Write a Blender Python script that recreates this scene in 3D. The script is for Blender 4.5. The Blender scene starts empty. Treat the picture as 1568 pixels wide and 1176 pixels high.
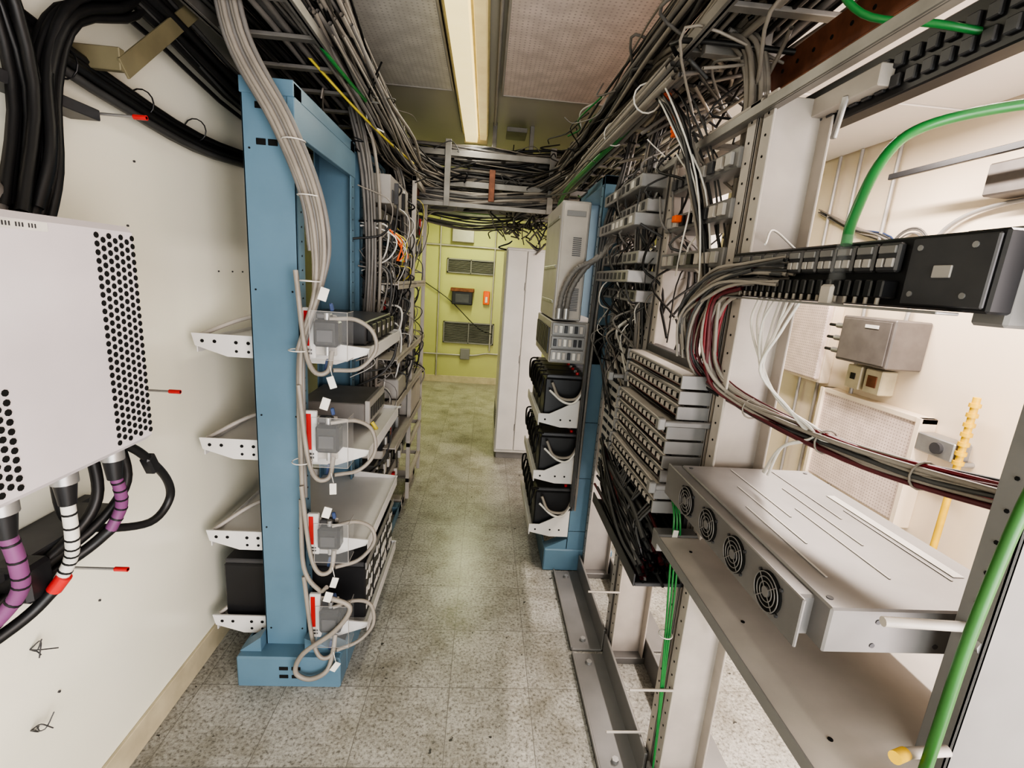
import bpy, math, random, bmesh
from mathutils import Vector, Matrix, Euler
random.seed(7)
R = random.uniform
scene = bpy.context.scene

# ------------------------------------------------------------------ materials
def mat(name, col, rough=0.5, metal=0.0, var=0.12, scale=12.0, emit=None, es=0.0, alpha=1.0, bump=0.0, spec=0.5):
    m = bpy.data.materials.new(name); m.use_nodes = True
    nt = m.node_tree; b = nt.nodes['Principled BSDF']
    tc = nt.nodes.new('ShaderNodeTexCoord'); nz = nt.nodes.new('ShaderNodeTexNoise')
    nz.inputs['Scale'].default_value = scale; nz.inputs['Detail'].default_value = 5
    nt.links.new(tc.outputs['Object'], nz.inputs['Vector'])
    cr = nt.nodes.new('ShaderNodeValToRGB')
    c1 = [max(0, c*(1-var)) for c in col]; c2 = [min(1, c*(1+var*0.6)) for c in col]
    cr.color_ramp.elements[0].position = 0.35; cr.color_ramp.elements[1].position = 0.65
    cr.color_ramp.elements[0].color = (*c1, 1); cr.color_ramp.elements[1].color = (*c2, 1)
    nt.links.new(nz.outputs['Fac'], cr.inputs['Fac']); nt.links.new(cr.outputs['Color'], b.inputs['Base Color'])
    b.inputs['Roughness'].default_value = rough; b.inputs['Metallic'].default_value = metal
    b.inputs['Specular IOR Level'].default_value = spec
    if emit: b.inputs['Emission Color'].default_value = (*emit, 1); b.inputs['Emission Strength'].default_value = es
    if alpha < 1: b.inputs['Alpha'].default_value = alpha
    if bump:
        bp = nt.nodes.new('ShaderNodeBump'); bp.inputs['Strength'].default_value = bump; bp.inputs['Distance'].default_value = 0.01
        nt.links.new(nz.outputs['Fac'], bp.inputs['Height']); nt.links.new(bp.outputs['Normal'], b.inputs['Normal'])
    return m

def mnode(nt, op, a, b=None):
    n = nt.nodes.new('ShaderNodeMath'); n.operation = op
    for i, v in enumerate((a, b)):
        if v is None: continue
        if isinstance(v, (int, float)): n.inputs[i].default_value = v
        else: nt.links.new(v, n.inputs[i])
    return n.outputs[0]

def dots_mat(name, col, dark, pitch, rad, rough=0.5, ax=('X', 'Y')):
    m = mat(name, col, rough); nt = m.node_tree; b = nt.nodes['Principled BSDF']
    tc = nt.nodes.new('ShaderNodeTexCoord'); sp = nt.nodes.new('ShaderNodeSeparateXYZ'); nt.links.new(tc.outputs['Object'], sp.inputs[0])
    q = []
    for a in ax:
        f = mnode(nt, 'FRACT', mnode(nt, 'MULTIPLY', mnode(nt, 'ADD', sp.outputs[a], 10.0), 1/pitch))
        d = mnode(nt, 'SUBTRACT', f, 0.5); q.append(mnode(nt, 'MULTIPLY', d, d))
    k = mnode(nt, 'LESS_THAN', mnode(nt, 'ADD', q[0], q[1]), rad*rad)
    mx = nt.nodes.new('ShaderNodeMix'); mx.data_type = 'RGBA'
    nt.links.new(k, mx.inputs[0]); old = b.inputs['Base Color'].links[0].from_socket
    nt.links.new(old, mx.inputs[6]); mx.inputs[7].default_value = (*dark, 1)
    nt.links.new(mx.outputs[2], b.inputs['Base Color'])
    return m

def floor_mat():
    m = bpy.data.materials.new('vinyl_tile'); m.use_nodes = True; nt = m.node_tree; b = nt.nodes['Principled BSDF']
    tc = nt.nodes.new('ShaderNodeTexCoord'); sp = nt.nodes.new('ShaderNodeSeparateXYZ'); nt.links.new(tc.outputs['Object'], sp.inputs[0])
    es = []
    cells = []
    for a, o in (('X', 0.05), ('Y', -1.52)):
        s = mnode(nt, 'MULTIPLY', mnode(nt, 'ADD', sp.outputs[a], o+30.5), 1/0.305)
        f = mnode(nt, 'FRACT', s); cells.append(mnode(nt, 'FLOOR', s))
        es.append(mnode(nt, 'ABSOLUTE', mnode(nt, 'SUBTRACT', f, 0.5)))
    edge = mnode(nt, 'GREATER_THAN', mnode(nt, 'MAXIMUM', es[0], es[1]), 0.4962)
    cb = nt.nodes.new('ShaderNodeCombineXYZ'); nt.links.new(cells[0], cb.inputs[0]); nt.links.new(cells[1], cb.inputs[1])
    wn = nt.nodes.new('ShaderNodeTexWhiteNoise'); nt.links.new(cb.outputs[0], wn.inputs['Vector'])
    def noise(sc, det=3, rough=.6):
        n = nt.nodes.new('ShaderNodeTexNoise'); n.inputs['Scale'].default_value = sc; n.inputs['Detail'].default_value = det
        n.inputs['Roughness'].default_value = rough
        nt.links.new(tc.outputs['Object'], n.inputs['Vector']); return n.outputs['Fac']
    r1 = nt.nodes.new('ShaderNodeValToRGB'); nt.links.new(noise(85, 5, .75), r1.inputs[0])
    e = r1.color_ramp.elements; e[0].position = .37; e[0].color = (.15, .145, .13, 1); e[1].position = .47; e[1].color = (.35, .343, .315, 1)
    x = r1.color_ramp.elements.new(.64); x.color = (.50, .49, .455, 1)
    r2 = nt.nodes.new('ShaderNodeValToRGB'); nt.links.new(noise(4.5, 8, .7), r2.inputs[0])
    e = r2.color_ramp.elements; e[0].position = .33; e[0].color = (.46, .44, .38, 1); e[1].position = .58; e[1].color = (1, 1, 1, 1)
    mx = nt.nodes.new('ShaderNodeMix'); mx.data_type = 'RGBA'; mx.blend_type = 'MULTIPLY'; mx.inputs[0].default_value = .8
    nt.links.new(r1.outputs[0], mx.inputs[6]); nt.links.new(r2.outputs[0], mx.inputs[7])
    tv = nt.nodes.new('ShaderNodeMapRange'); nt.links.new(wn.outputs['Value'], tv.inputs[0]); tv.inputs[3].default_value = .90; tv.inputs[4].default_value = 1.05
    m2 = nt.nodes.new('ShaderNodeMix'); m2.data_type = 'RGBA'; m2.blend_type = 'MULTIPLY'; m2.inputs[0].default_value = 1
    nt.links.new(mx.outputs[2], m2.inputs[6]); nt.links.new(tv.outputs[0], m2.inputs[7])
    m3 = nt.nodes.new('ShaderNodeMix'); m3.data_type = 'RGBA'; nt.links.new(edge, m3.inputs[0])
    nt.links.new(m2.outputs[2], m3.inputs[6]); m3.inputs[7].default_value = (.14, .135, .12, 1)
    sk = mnode(nt, 'GREATER_THAN', noise(24, 2), .72)
    m4 = nt.nodes.new('ShaderNodeMix'); m4.data_type = 'RGBA'; nt.links.new(sk, m4.inputs[0])
    nt.links.new(m3.outputs[2], m4.inputs[6]); m4.inputs[7].default_value = (.04, .04, .035, 1)
    nt.links.new(m4.outputs[2], b.inputs['Base Color']); b.inputs['Roughness'].default_value = .3
    return m

M = {}
M['blue'] = mat('blue_paint', (.11, .19, .255), .42, 0, .12, 3)
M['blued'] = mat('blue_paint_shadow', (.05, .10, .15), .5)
M['white'] = mat('white_powdercoat', (.60, .585, .57), .4, 0, .05, 6)
M['offw'] = mat('beige_plastic', (.41, .375, .34), .5, 0, .08)
M['pinkw'] = mat('radio_housing_paint', (.58, .54, .56), .45, 0, .05, 5)
M['grey'] = mat('rack_grey', (.22, .215, .21), .45, .3, .12, 5)
M['lgrey'] = mat('rack_light_grey', (.38, .36, .34), .4, .2, .1, 5)
M['dgrey'] = mat('dark_grey_metal', (.08, .08, .085), .4, .4)
M['galv'] = mat('galvanised', (.36, .355, .35), .38, .6, .15, 9)
M['rect'] = mat('brushed_rectifier_metal', (.22, .21, .205), .45, .45, .12, 7)
M['tray'] = mat('tray_metal', (.24, .23, .215), .45, .5, .2, 8)
M['black'] = mat('black_rubber', (.012, .012, .013), .45, 0)
M['blackp'] = mat('black_plastic', (.018, .018, .02), .35, 0)
M['hole'] = mat('hole_dark', (.004, .004, .004), .9, 0)
M['cg'] = mat('cable_grey', (.17, .16, .15), .5)
M['cg2'] = mat('cable_beige', (.25, .225, .195), .5)
M['cg3'] = mat('cable_dark_grey', (.06, .06, .06), .5)
M['cw'] = mat('cable_white', (.60, .58, .54), .45)
M['red'] = mat('red_insulation', (.20, .012, .022), .4)
M['redcap'] = mat('red_cap', (.50, .03, .03), .35)
M['green'] = mat('green_insulation', (.025, .17, .045), .35)
M['greend'] = mat('green_dark_insulation', (.04, .15, .035), .4)
M['yellow'] = mat('yellow_paint', (.70, .45, .04), .45)
M['ylw'] = mat('yellow_wire', (.60, .50, .08), .45)
M['orange'] = mat('orange_conduit', (.80, .13, .02), .4)
M['purple'] = mat('purple_jacket', (.17, .06, .15), .45)
M['rust'] = mat('copper_bar', (.20, .08, .045), .5, .3, .3, 20)
M['olive'] = mat('strap_olive', (.17, .15, .09), .6)
M['bluew'] = mat('blue_wire', (.05, .08, .18), .4)
M['maroon'] = mat('maroon_strip', (.10, .02, .025), .5)
M['clear'] = mat('clear_acrylic', (.85, .87, .88), .1, 0, 0, alpha=.05, spec=.2)
M['wall'] = mat('painted_wall_cream', (.82, .80, .69), .24, 0, .03, 1.2)
M['wallr'] = mat('painted_wall_peach', (.78, .67, .53), .4, 0, .04, 1.2)
M['wallb'] = mat('painted_wall_olive', (.44, .45, .19), .45, 0, .06, 1.5)
M['ceil'] = mat('ceiling_paint', (.42, .40, .35), .4, 0, .06, 1.5)
M['ceilw'] = mat('ceiling_painted_light_panel', (.82, .77, .73), .5, 0, .03, 1.5)  # white colour stands in for stronger light on the right ceiling
M['trim'] = mat('vinyl_base', (.50, .44, .31), .5)
M['lens'] = mat('lamp_lens', (.8, .72, .45), .3, emit=(1, .80, .38), es=.9)
M['lens2'] = mat('lamp_lens_side', (.6, .52, .30), .3, emit=(1, .75, .35), es=.35)
M['tubeb'] = mat('lamp_tube_back', (1, 1, .8), .4, emit=(1, 1, .7), es=16)
M['fixt'] = mat('lamp_housing', (.50, .44, .26), .35)
M['cdots'] = dots_mat('perforated_ceiling', (.58, .56, .52), (.44, .42, .39), .022, .2, .3)
M['pdots'] = dots_mat('perforated_ceiling_pink_lit', (.72, .61, .57), (.53, .44, .42), .022, .2, .25)  # pink reflected light put into the colour of the right panel
M['hdots'] = dots_mat('perforated_heater', (.72, .60, .54), (.45, .36, .32), .02, .22, ax=('Y', 'Z'))
M['boxg'] = mat('switch_box_grey', (.15, .135, .125), .45, .2)
M['floor'] = floor_mat()

# ------------------------------------------------------------------ builder
def catmull(pts, k=6):
    pts = [Vector(p) for p in pts]
    if len(pts) < 3 or k < 2: return pts
    P = [pts[0]*2-pts[1]] + pts + [pts[-1]*2-pts[-2]]
    out = []
    for i in range(1, len(P)-2):
        for j in range(k):
            t = j/k; a, b, c, d = P[i-1], P[i], P[i+1], P[i+2]
            out.append(.5*((2*b)+(c-a)*t+(2*a-5*b+4*c-d)*t*t+(3*b-a-3*c+d)*t**3))
    out.append(pts[-1]); return out

class B:
    def __init__(s, name): s.n = name; s.v = []; s.f = []; s.mi = []; s.sm = []; s.ms = []
    def m(s, k):
        if k not in s.ms: s.ms.append(k)
        return s.ms.index(k)
    def add(s, vs, fs, k, smooth=False):
        o = len(s.v); s.v += [tuple(v) for v in vs]; i = s.m(k)
        for f in fs: s.f.append([o+a for a in f]); s.mi.append(i); s.sm.append(smooth)
    def box(s, x0, x1, y0, y1, z0, z1, k, bev=.002, mx=None):
        lo = (min(x0, x1), min(y0, y1), min(z0, z1)); hi = (max(x0, x1), max(y0, y1), max(z0, z1))
        d = min(hi[i]-lo[i] for i in range(3)); b = min(bev, d*.3)
        cs = [(i & 1, (i >> 1) & 1, (i >> 2) & 1) for i in range(8)]
        vs = []
        for c in cs:
            for a in range(3):
                p = []
                for q in range(3):
                    e = hi[q] if c[q] else lo[q]
                    if q != a: e += -b if c[q] else b
                    p.append(e)
                vs.append(p)
        fs = []
        for a in range(3):
            u, w = (a+1) % 3, (a+2) % 3
            for sgn in (0, 1):
                q = []
                for (cu, cw) in ((0, 0), (1, 0), (1, 1), (0, 1)):
                    c = [0]*3; c[a] = sgn; c[u] = cu; c[w] = cw
                    q.append((c[0]+2*c[1]+4*c[2])*3+a)
                fs.append(q if sgn else q[::-1])
            for cu in (0, 1):
                for cw in (0, 1):
                    c = [0]*3; c[u] = cu; c[w] = cw; i0 = c[0]+2*c[1]+4*c[2]; c[a] = 1; i1 = c[0]+2*c[1]+4*c[2]
                    q = [i0*3+u, i0*3+w, i1*3+w, i1*3+u]
                    if cu == cw: q = q[::-1]
                    fs.append(q[::-1])
        for i, c in enumerate(cs):
            q = [i*3, i*3+1, i*3+2]
            if sum(c) % 2 == 0: q = q[::-1]
            fs.append(q)
        if mx is not None: vs = [mx @ Vector(p) for p in vs]
        s.add(vs, fs, k)
    def obox(s, c, size, rot, k, bev=.002):
        mx = Matrix.Translation(c) @ Euler(rot).to_matrix().to_4x4()
        a, b, d = [q/2 for q in size]; s.box(-a, a, -b, b, -d, d, k, bev, mx)
    def tube(s, pts, r, k, n=8, sub=6, cap=True):
        P = catmull(pts, sub); N = len(P)
        if N < 2: return
        rr = r if isinstance(r, (list, tuple)) else None
        t0 = (P[1]-P[0]).normalized(); up = Vector((0, 0, 1)) if abs(t0.z) < .9 else Vector((1, 0, 0))
        nx = t0.cross(up).normalized(); vs = []; pt = t0
        for i, p in enumerate(P):
            t = (P[min(i+1, N-1)]-P[max(i-1, 0)])
            t = t.normalized() if t.length > 1e-9 else pt
            nx = (nx - t*nx.dot(t)); nx = nx.normalized() if nx.length > 1e-6 else t.orthogonal().normalized()
            ny = t.cross(nx); pt = t
            ra = (rr[0]+(rr[1]-rr[0])*i/(N-1)) if rr else r
            for j in range(n):
                a = 2*math.pi*j/n; vs.append(p+nx*(ra*math.cos(a))+ny*(ra*math.sin(a)))
        fs = [[i*n+j, i*n+(j+1) % n, (i+1)*n+(j+1) % n, (i+1)*n+j] for i in range(N-1) for j in range(n)]
        s.add(vs, fs, k, True)
        if cap:
            s.add([vs[j] for j in range(n)][::-1], [list(range(n))], k); s.add([vs[(N-1)*n+j] for j in range(n)], [list(range(n))], k)
    def cyl(s, p0, p1, r, k, n=16, r1=None): s.tube([p0, p1], (r, r1 if r1 is not None else r), k, n, 1)
    def poly(s, pts, ax, a0, a1, k):
        def mk(p, a):
            if ax == 'x': return (a, p[0], p[1])
            if ax == 'y': return (p[0], a, p[1])
            return (p[0], p[1], a)
        n = len(pts); vs = [mk(p, a0) for p in pts]+[mk(p, a1) for p in pts]
        fs = [list(range(n)), list(range(2*n-1, n-1, -1))]+[[i, i+n, (i+1) % n+n, (i+1) % n][::-1] for i in range(n)]
        s.add(vs, fs, k)
    def disc(s, c, ax, r, k='hole', n=10, t=.0008):
        d = {'x': Vector((t, 0, 0)), 'y': Vector((0, t, 0)), 'z': Vector((0, 0, t))}[ax]; c = Vector(c); s.cyl(c-d, c+d, r, k, n)
    def ring(s, c, ax, r, w, k, n=28):
        c = Vector(c); pts = []
        for i in range(n+1):
            a = 2*math.pi*i/n; u, v = r*math.cos(a), r*math.sin(a)
            pts.append(c+Vector({'x': (0, u, v), 'y': (u, 0, v), 'z': (u, v, 0)}[ax]))
        s.tube(pts, w, k, 6, 1, False)
    def build(s, parent=None):
        me = bpy.data.meshes.new(s.n); me.from_pydata(s.v, [], s.f)
        for k in s.ms: me.materials.append(M[k])
        me.polygons.foreach_set('material_index', s.mi); me.polygons.foreach_set('use_smooth', s.sm)
        me.update()
        bm = bmesh.new(); bm.from_mesh(me); bmesh.ops.recalc_face_normals(bm, faces=bm.faces); bm.to_mesh(me); bm.free()
        o = bpy.data.objects.new(s.n, me); scene.collection.objects.link(o)
        if parent: o.parent = parent
        return o

def bundle(b, path, n, spread, rs, cols, jit=.3, sz=None, nseg=6, zmax=2.56):
    path = [Vector(p) for p in path]
    for i in range(n):
        o = Vector((R(-1, 1)*spread, R(-1, 1)*spread*.6, R(-1, 1)*(sz if sz is not None else spread)))
        P = []
        for p in path:
            q = p+o+Vector((R(-1, 1), R(-1, 1), R(-1, 1)))*spread*jit; q.z = min(q.z, zmax); P.append(q)
        b.tube(P, random.choice(rs), random.choice(cols), nseg, 4, False)

# ------------------------------------------------------------------ room
XL, XR, YB, YF, ZC = -1.02, 2.5, 6.85, -1.3, 2.6
def slab(name, *a):
    b = B(name); b.box(*a[:-1], a[-1], 0); return b.build()
slab('floor', XL-.1, XR+.1, YF-.1, YB+.1, -.08, 0, 'floor')
slab('ceiling', XL-.1, XR+.1, YF-.1, YB+.1, ZC, ZC+.08, 'ceil')
slab('wall_left', XL-.1, XL, YF-.1, YB+.1, 0, ZC, 'wall')
slab('wall_right', XR, XR+.1, YF-.1, YB+.1, 0, ZC, 'wallr')
slab('wall_back', XL, XR, YB, YB+.1, 0, ZC, 'wallb')
b = B('wall_front'); b.box(XL, -.5, YF-.1, YF, 0, ZC, 'wall', 0); b.box(2.3, XR, YF-.1, YF, 0, ZC, 'wall', 0); b.box(-.5, 2.3, YF-.1, YF, 2.2, ZC, 'wall', 0); b.build()
b = B('baseboard_left'); b.box(XL, XL+.012, YF, YB, 0, .10, 'trim'); b.build()
b = B('baseboard_right'); b.box(XR-.012, XR, YF, YB, 0, .10, 'trim'); b.build()
b = B('baseboard_back'); b.box(XL+.02, XR-.02, YB-.012, YB, 0, .10, 'trim'); b.build()
for y in (0.2, 2.45, 3.65, 4.9):
    b = B('trim_1'); b.box(XL, XL+.006, y, y+.05, .1, ZC, 'wall'); b.build()

for (x0, x1, kk) in ((-.95, -.25, 'cdots'), (.03, .78, 'pdots')):
    b = B('ceiling_perforated_panel'); b.box(x0, x1, 1.75, 2.99, 2.572, 2.6, kk, .004)
    b.box(x0-.006, x0+.006, 1.74, 3.0, 2.568, 2.6, 'lgrey'); b.box(x1-.006, x1+.006, 1.74, 3.0, 2.568, 2.6, 'lgrey')
    b.box(x0, x1, 2.985, 3.0, 2.568, 2.6, 'lgrey'); b.build()
b = B('ceiling_painted_light_panel')  # panels added so the right ceiling looks more brightly lit
for y in (.1, 1.34, 2.58, 3.82): b.box(.95, 2.48, y, y+1.22, 2.575, 2.6, 'ceilw', .004)
b.build()
b = B('fluorescent_light_fixture')
b.box(-.235, -.045, 1.3, 3.8, 2.56, 2.6, 'fixt', .005); b.poly([(-.215, 2.56), (-.12, 2.56), (-.125, 2.51), (-.21, 2.51)], 'y', 1.32, 3.78, 'lens')
b.poly([(-.11, 2.56), (-.055, 2.56), (-.06, 2.53), (-.105, 2.53)], 'y', 1.32, 3.78, 'lens2')
for y in (1.31, 3.79): b.box(-.22, -.05, y-.02, y+.02, 2.50, 2.56, 'fixt')
b.cyl((-.235, 1.3, 2.585), (-.235, 3.8, 2.585), .01, 'dgrey', 8)
b.cyl((.0, .9, 2.585), (.0, 4.3, 2.585), .009, 'lgrey', 8)
b.build()
b = B('fluorescent_light_fixture'); b.box(-.22, -.02, 5.0, 6.3, 2.54, 2.6, 'fixt'); b.cyl((-.12, 5.03, 2.51), (-.12, 6.27, 2.51), .028, 'tubeb', 14)
b.box(-.16, -.08, 5.0, 5.03, 2.48, 2.54, 'fixt'); b.build()

def louvre(name, x0, x1, z0, z1, n):
    b = B(name); y = YB
    b.box(x0, x1, y-.006, y, z0, z1, 'hole')
    for a in ((x0, x0+.02, z0, z1), (x1-.02, x1, z0, z1), (x0, x1, z0, z0+.02), (x0, x1, z1-.02, z1)): b.box(a[0], a[1], y-.03, y, a[2], a[3], 'grey')
    for i in range(n):
        z = z0+.025+(z1-z0-.05)*(i+.5)/n; b.obox(((x0+x1)/2, y-.016, z), (x1-x0-.04, .016, .004), (.6, 0, 0), 'grey', .001)
    xm = (x0+x1)/2; b.box(xm-.008, xm+.008, y-.03, y, z0, z1, 'grey'); b.build()
louvre('air_vent_grille', -.56, .11, 1.58, 1.78, 9); louvre('air_vent_grille', -.58, .15, .59, .90, 14)
b = B('wall_thermostat_box'); b.box(-.47, -.18, YB-.10, YB, 1.15, 1.34, 'blackp', .01); b.box(-.49, -.16, YB-.12, YB, 1.33, 1.38, 'rust', .006); b.box(-.42, -.23, YB-.105, YB-.1, 1.18, 1.30, 'dgrey'); b.build()
b = B('fire_alarm_pull'); b.box(-.03, .06, YB-.05, YB, 1.17, 1.36, 'orange', .008); b.box(0, .03, YB-.06, YB-.05, 1.2, 1.28, 'white'); b.build()
b = B('electrical_conduit'); b.tube([(-.9, YB-.02, .42), (-.2, YB-.02, .42), (.05, YB-.02, .46), (.2, YB-.02, .46), (.8, YB-.02, .46)], .012, 'lgrey')
b.box(-.32, -.18, YB-.05, YB, .36, .52, 'grey', .006); b.tube([(.1, YB-.02, .5), (.1, YB-.02, 2.5)], .012, 'lgrey')
b.tube([(-.66, YB-.02, .1), (-.66, YB-.02, 2.5)], .012, 'lgrey'); b.tube([(-.9, YB-.02, 1.95), (1, YB-.02, 1.95)], .014, 'lgrey'); b.box(-.5, -.2, YB-.08, YB, 2.0, 2.2, 'lgrey', .006); b.build()
b = B('hanging_wire'); b.tube([(-.9, YB-.02, 1.45), (-.5, YB-.05, 1.2), (-.1, YB-.1, .85), (.12, YB-.05, .75)], .006, 'black'); b.build()

b = B('white_equipment_cabinet'); x0, x1, y0, y1 = .15, .50, 3.9, 4.5
b.box(x0, x1, y0, y1, .06, 1.80, 'white', .008); b.box(x0+.02, x1-.02, y0+.03, y1-.02, 0, .06, 'grey')
b.box(x0+.012, x0+.165, y0-.012, y0, .09, 1.78, 'white', .004); b.box(x0+.171, x1-.012, y0-.012, y0, .09, 1.78, 'white', .004)
for z in (.3, .9, 1.5): b.cyl((x0+.168, y0-.014, z-.03), (x0+.168, y0-.014, z+.03), .005, 'galv')
for i in range(9): b.box(x0-.003, x0+.001, y0+.1, y1-.1, .25+.02*i, .258+.02*i, 'dgrey', 0)
b.build()

# ------------------------------------------------------------------ racks
def post(b, x0, x1, y, k, h, s=1, t=.006, fl=.045):
    b.box(x0, x1, y, y+s*t, 0.02, h, k, .002)
    b.box(x0, x0+t, y, y+s*fl, 0.02, h, k, .002); b.box(x1-t, x1, y, y+s*fl, 0.02, h, k, .002)
    n = int(h/.045)
    for i in range(2, n):
        z = i*h/n
        for q in (1, 0):
            X = x1+.0006 if q else x0-.0006
            b.disc((X, y+s*fl*.55, z), 'x', .003, 'hole', 6)
b = B('blue_relay_rack')
post(b, -.755, -.60, 1.58, 'blue', 2.07, 1, .006, .06); post(b, -.755, -.60, 2.24, 'blue', 2.07, -1, .006, .06)
b.box(-.757, -.60, 1.575, 2.245, 2.03, 2.075, 'blue'); b.box(-.62, -.598, 1.575, 2.245, 1.93, 2.03, 'blue')
for y0, y1 in ((1.51, 1.60), (2.22, 2.32)):
    b.box(-.835, -.46, y0, y1, 0, .13, 'blue', .006)
b.poly([(-.835, .13), (-.757, .19), (-.757, .13)], 'y', 1.54, 1.6, 'blue'); b.poly([(-.46, .13), (-.598, .19), (-.598, .13)], 'y', 1.54, 1.6, 'blue')
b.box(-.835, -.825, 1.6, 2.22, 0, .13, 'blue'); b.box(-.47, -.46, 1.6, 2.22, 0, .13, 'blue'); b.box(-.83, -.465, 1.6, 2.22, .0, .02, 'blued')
for z in (.05, .085):
    for x in (-.665, -.62): b.obox((x, 1.509, z), (.032, .003, .014), (0, 0, 0), 'hole', .001)
for z in (1.90, 2.0):
    for x in (-.70, -.665): b.obox((x, 1.579, z), (.028, .003, .018), (0, 0, 0), 'hole', .001)
for i in range(5):
    for x in (-.735, -.62): b.disc((x, 1.579, .2+i*.42), 'y', .003)
b.build()

def shelf(name, z, near=1.63, far=2.22):
    b = B(name)
    b.box(-.96, -.39, near, far, z-.004, z, 'white', .001)
    b.box(-.392, -.388, near, far, z-.035, z+.012, 'white', .001); b.box(-.962, -.958, near, far, z-.035, z+.012, 'white', .001)
    for y in (near, far):
        b.poly([(-.975, z+.03), (-.757, z+.03), (-.757, z-.045), (-.86, z-.045), (-.965, z-.012)], 'y', y-.003, y+.003, 'white')
        b.poly([(-.598, z+.03), (-.385, z+.012), (-.395, z-.01), (-.5, z-.05), (-.598, z-.05)], 'y', y-.003, y+.003, 'white')
        for x in (-.94, -.90, -.83, -.79): b.disc((x, y-.0035, z+.005), 'y', .006)
        for x in (-.83, -.79): b.disc((x, y-.0035, z-.025), 'y', .005)
    b.tube([(-.96, near+.02, z+.02), (-.87, near+.12, z+.07), (-.76, near+.2, z+.10)], .008, 'offw', 6)
    b.build()
for z in (1.27, .90, .54, .18): shelf('battery_shelf', z)

def battery(b, x0, x1, y0, y1, z0, z1, face=1, marks=True):
    b.box(x0, x1, y0, y1, z0, z1-.02, 'blackp', .006); b.box(x0+.004, x1-.004, y0+.004, y1-.004, z1-.02, z1, 'dgrey', .004)
    X = x1 if face > 0 else x0
    if marks:
        for i in range(3):
            for j in range(3):
                yy = y0+(y1-y0)*(.2+.3*i); zz = z0+(z1-z0)*(.18+.28*j)
                b.obox((X+.001*face, yy, zz), (.002, R(.018, .04), R(.015, .05)), (R(-.6, .6), 0, 0), 'cw', .0005)
    for q in (.25, .75): b.cyl(((x0+x1)/2, y0+(y1-y0)*q, z1), ((x0+x1)/2, y0+(y1-y0)*q, z1+.012), .009, 'redcap' if q < .5 else 'galv', 10)
b = B('battery_bank')
for i in range(4): battery(b, -.94, -.405, 1.66+.138*i, 1.66+.138*i+.13, .184, .43)
b.box(-.404, -.398, 1.65, 2.2, .41, .44, 'galv'); b.build()

def contactor(name, z0, z1):
    b = B(name); x0, x1, y = -.585, -.43, 1.57; h = z1-z0
    b.box(x0, x0+.04, y-.012, y+.004, z0, z1, 'white', .003); b.box(x0, x1-.05, y, y+.01, z0+.01, z1-.02, 'offw', .003)
    b.box(x0+.006, x0+.022, y-.0135, y-.011, z0+h*.25, z1-.01, 'redcap', .001)
    for q in (.08, .15): b.box(x0+.008, x0+.03, y-.0135, y-.011, z0+h*q, z0+h*(q+.04), 'dgrey', .001)
    b.box(x0+.048, x1-.03, y-.055, y, z0+h*.28, z0+h*.80, 'blackp', .008); b.box(x0+.06, x1-.045, y-.06, y-.054, z0+h*.38, z0+h*.62, 'dgrey', .003)
    b.box(x0+.05, x1-.06, y-.03, y, z0+h*.80, z0+h*.92, 'dgrey', .004)
    b.cyl((x0+.085, y-.03, z0+h*.80), (x0+.085, y-.03, z0+h*.93), .009, 'galv'); b.cyl((x0+.085, y-.03, z0+h*.27), (x0+.085, y-.03, z0+h*.1), .008, 'galv')
    b.box(x0+.044, x1+.005, y-.071, y-.070, z0+h*.06, z0+h*.97, 'clear', 0); b.box(x1+.004, x1+.005, y-.07, y-.002, z0+h*.06, z0+h*.97, 'clear', 0)
    for xx in (x0+.044, x1+.005): b.box(xx-.0008, xx+.0008, y-.071, y-.069, z0+h*.05, z0+h*.98, 'lgrey', 0)
    for zz in (z0+h*.05, z0+h*.98): b.box(x0+.044, x1+.005, y-.071, y-.069, zz-.0008, zz+.0008, 'lgrey', 0); b.box(x1+.004, x1+.0055, y-.07, y, zz-.0008, zz+.0008, 'lgrey', 0)
    b.obox((x0+.085, y-.03, z0-.015), (.016, .012, .04), (0, .2, 0), 'bluew', .003); b.obox((x0+.10, y-.03, z1+.008), (.012, .012, .025), (0, -.2, 0), 'bluew', .003)
    b.build()
ZM = [(1.25, 1.415), (.885, 1.07), (.53, .69), (.18, .365)]
for a, c in ZM: contactor('contactor_module', a, c)

b = B('battery_cable_harness')
main = [(-.76, 1.50, 2.42), (-.735, 1.53, 2.16), (-.62, 1.53, 1.95), (-.54, 1.53, 1.76), (-.52, 1.54, 1.60), (-.53, 1.54, 1.46), (-.585, 1.54, 1.28), (-.60, 1.55, 1.05), (-.60, 1.55, .75)]
for i in range(7):
    ox = -.028+.0095*i; b.tube([(p[0]+ox*(1 if j < 5 else .45)+R(-.003, .003), p[1]-.004*(i % 3), p[2]+ox*.3) for j, p in enumerate(main[:5+min(4, i)])] , .0075, 'cg2' if i % 3 else 'cg', 8, 6)
for j, (z0, z1) in enumerate(ZM):
    b.tube([(-.59, 1.53, z0+.28), (-.565, 1.52, z0+.05), (-.53, 1.50, z0-.03), (-.49, 1.51, z0-.03), (-.485, 1.54, z0+.03)], .008, 'cg2')
    b.tube([(-.49, 1.53, z1-.03), (-.42, 1.57, z1-.03), (-.37, 1.60, z1-.07), (-.36, 1.60, z0+.03), (-.41, 1.58, z0-.03), (-.48, 1.53, z0-.03)], .007, 'cg2')
    b.obox((-.47, 1.485, z0-.06), (.022, .003, .04), (0, .3*(j-1), .2), 'cw', .001); b.tube([(-.47, 1.49, z0-.04), (-.48, 1.5, z0-.01)], .0015, 'cw', 5, 1)
    b.obox((-.49, 1.48, z1+.05), (.026, .003, .04), (0, .3, .1), 'cw', .001)
b.tube([(-.60, 1.55, .75), (-.59, 1.53, .5), (-.53, 1.51, .42), (-.50, 1.50, .44)], .008, 'cg2')
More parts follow.
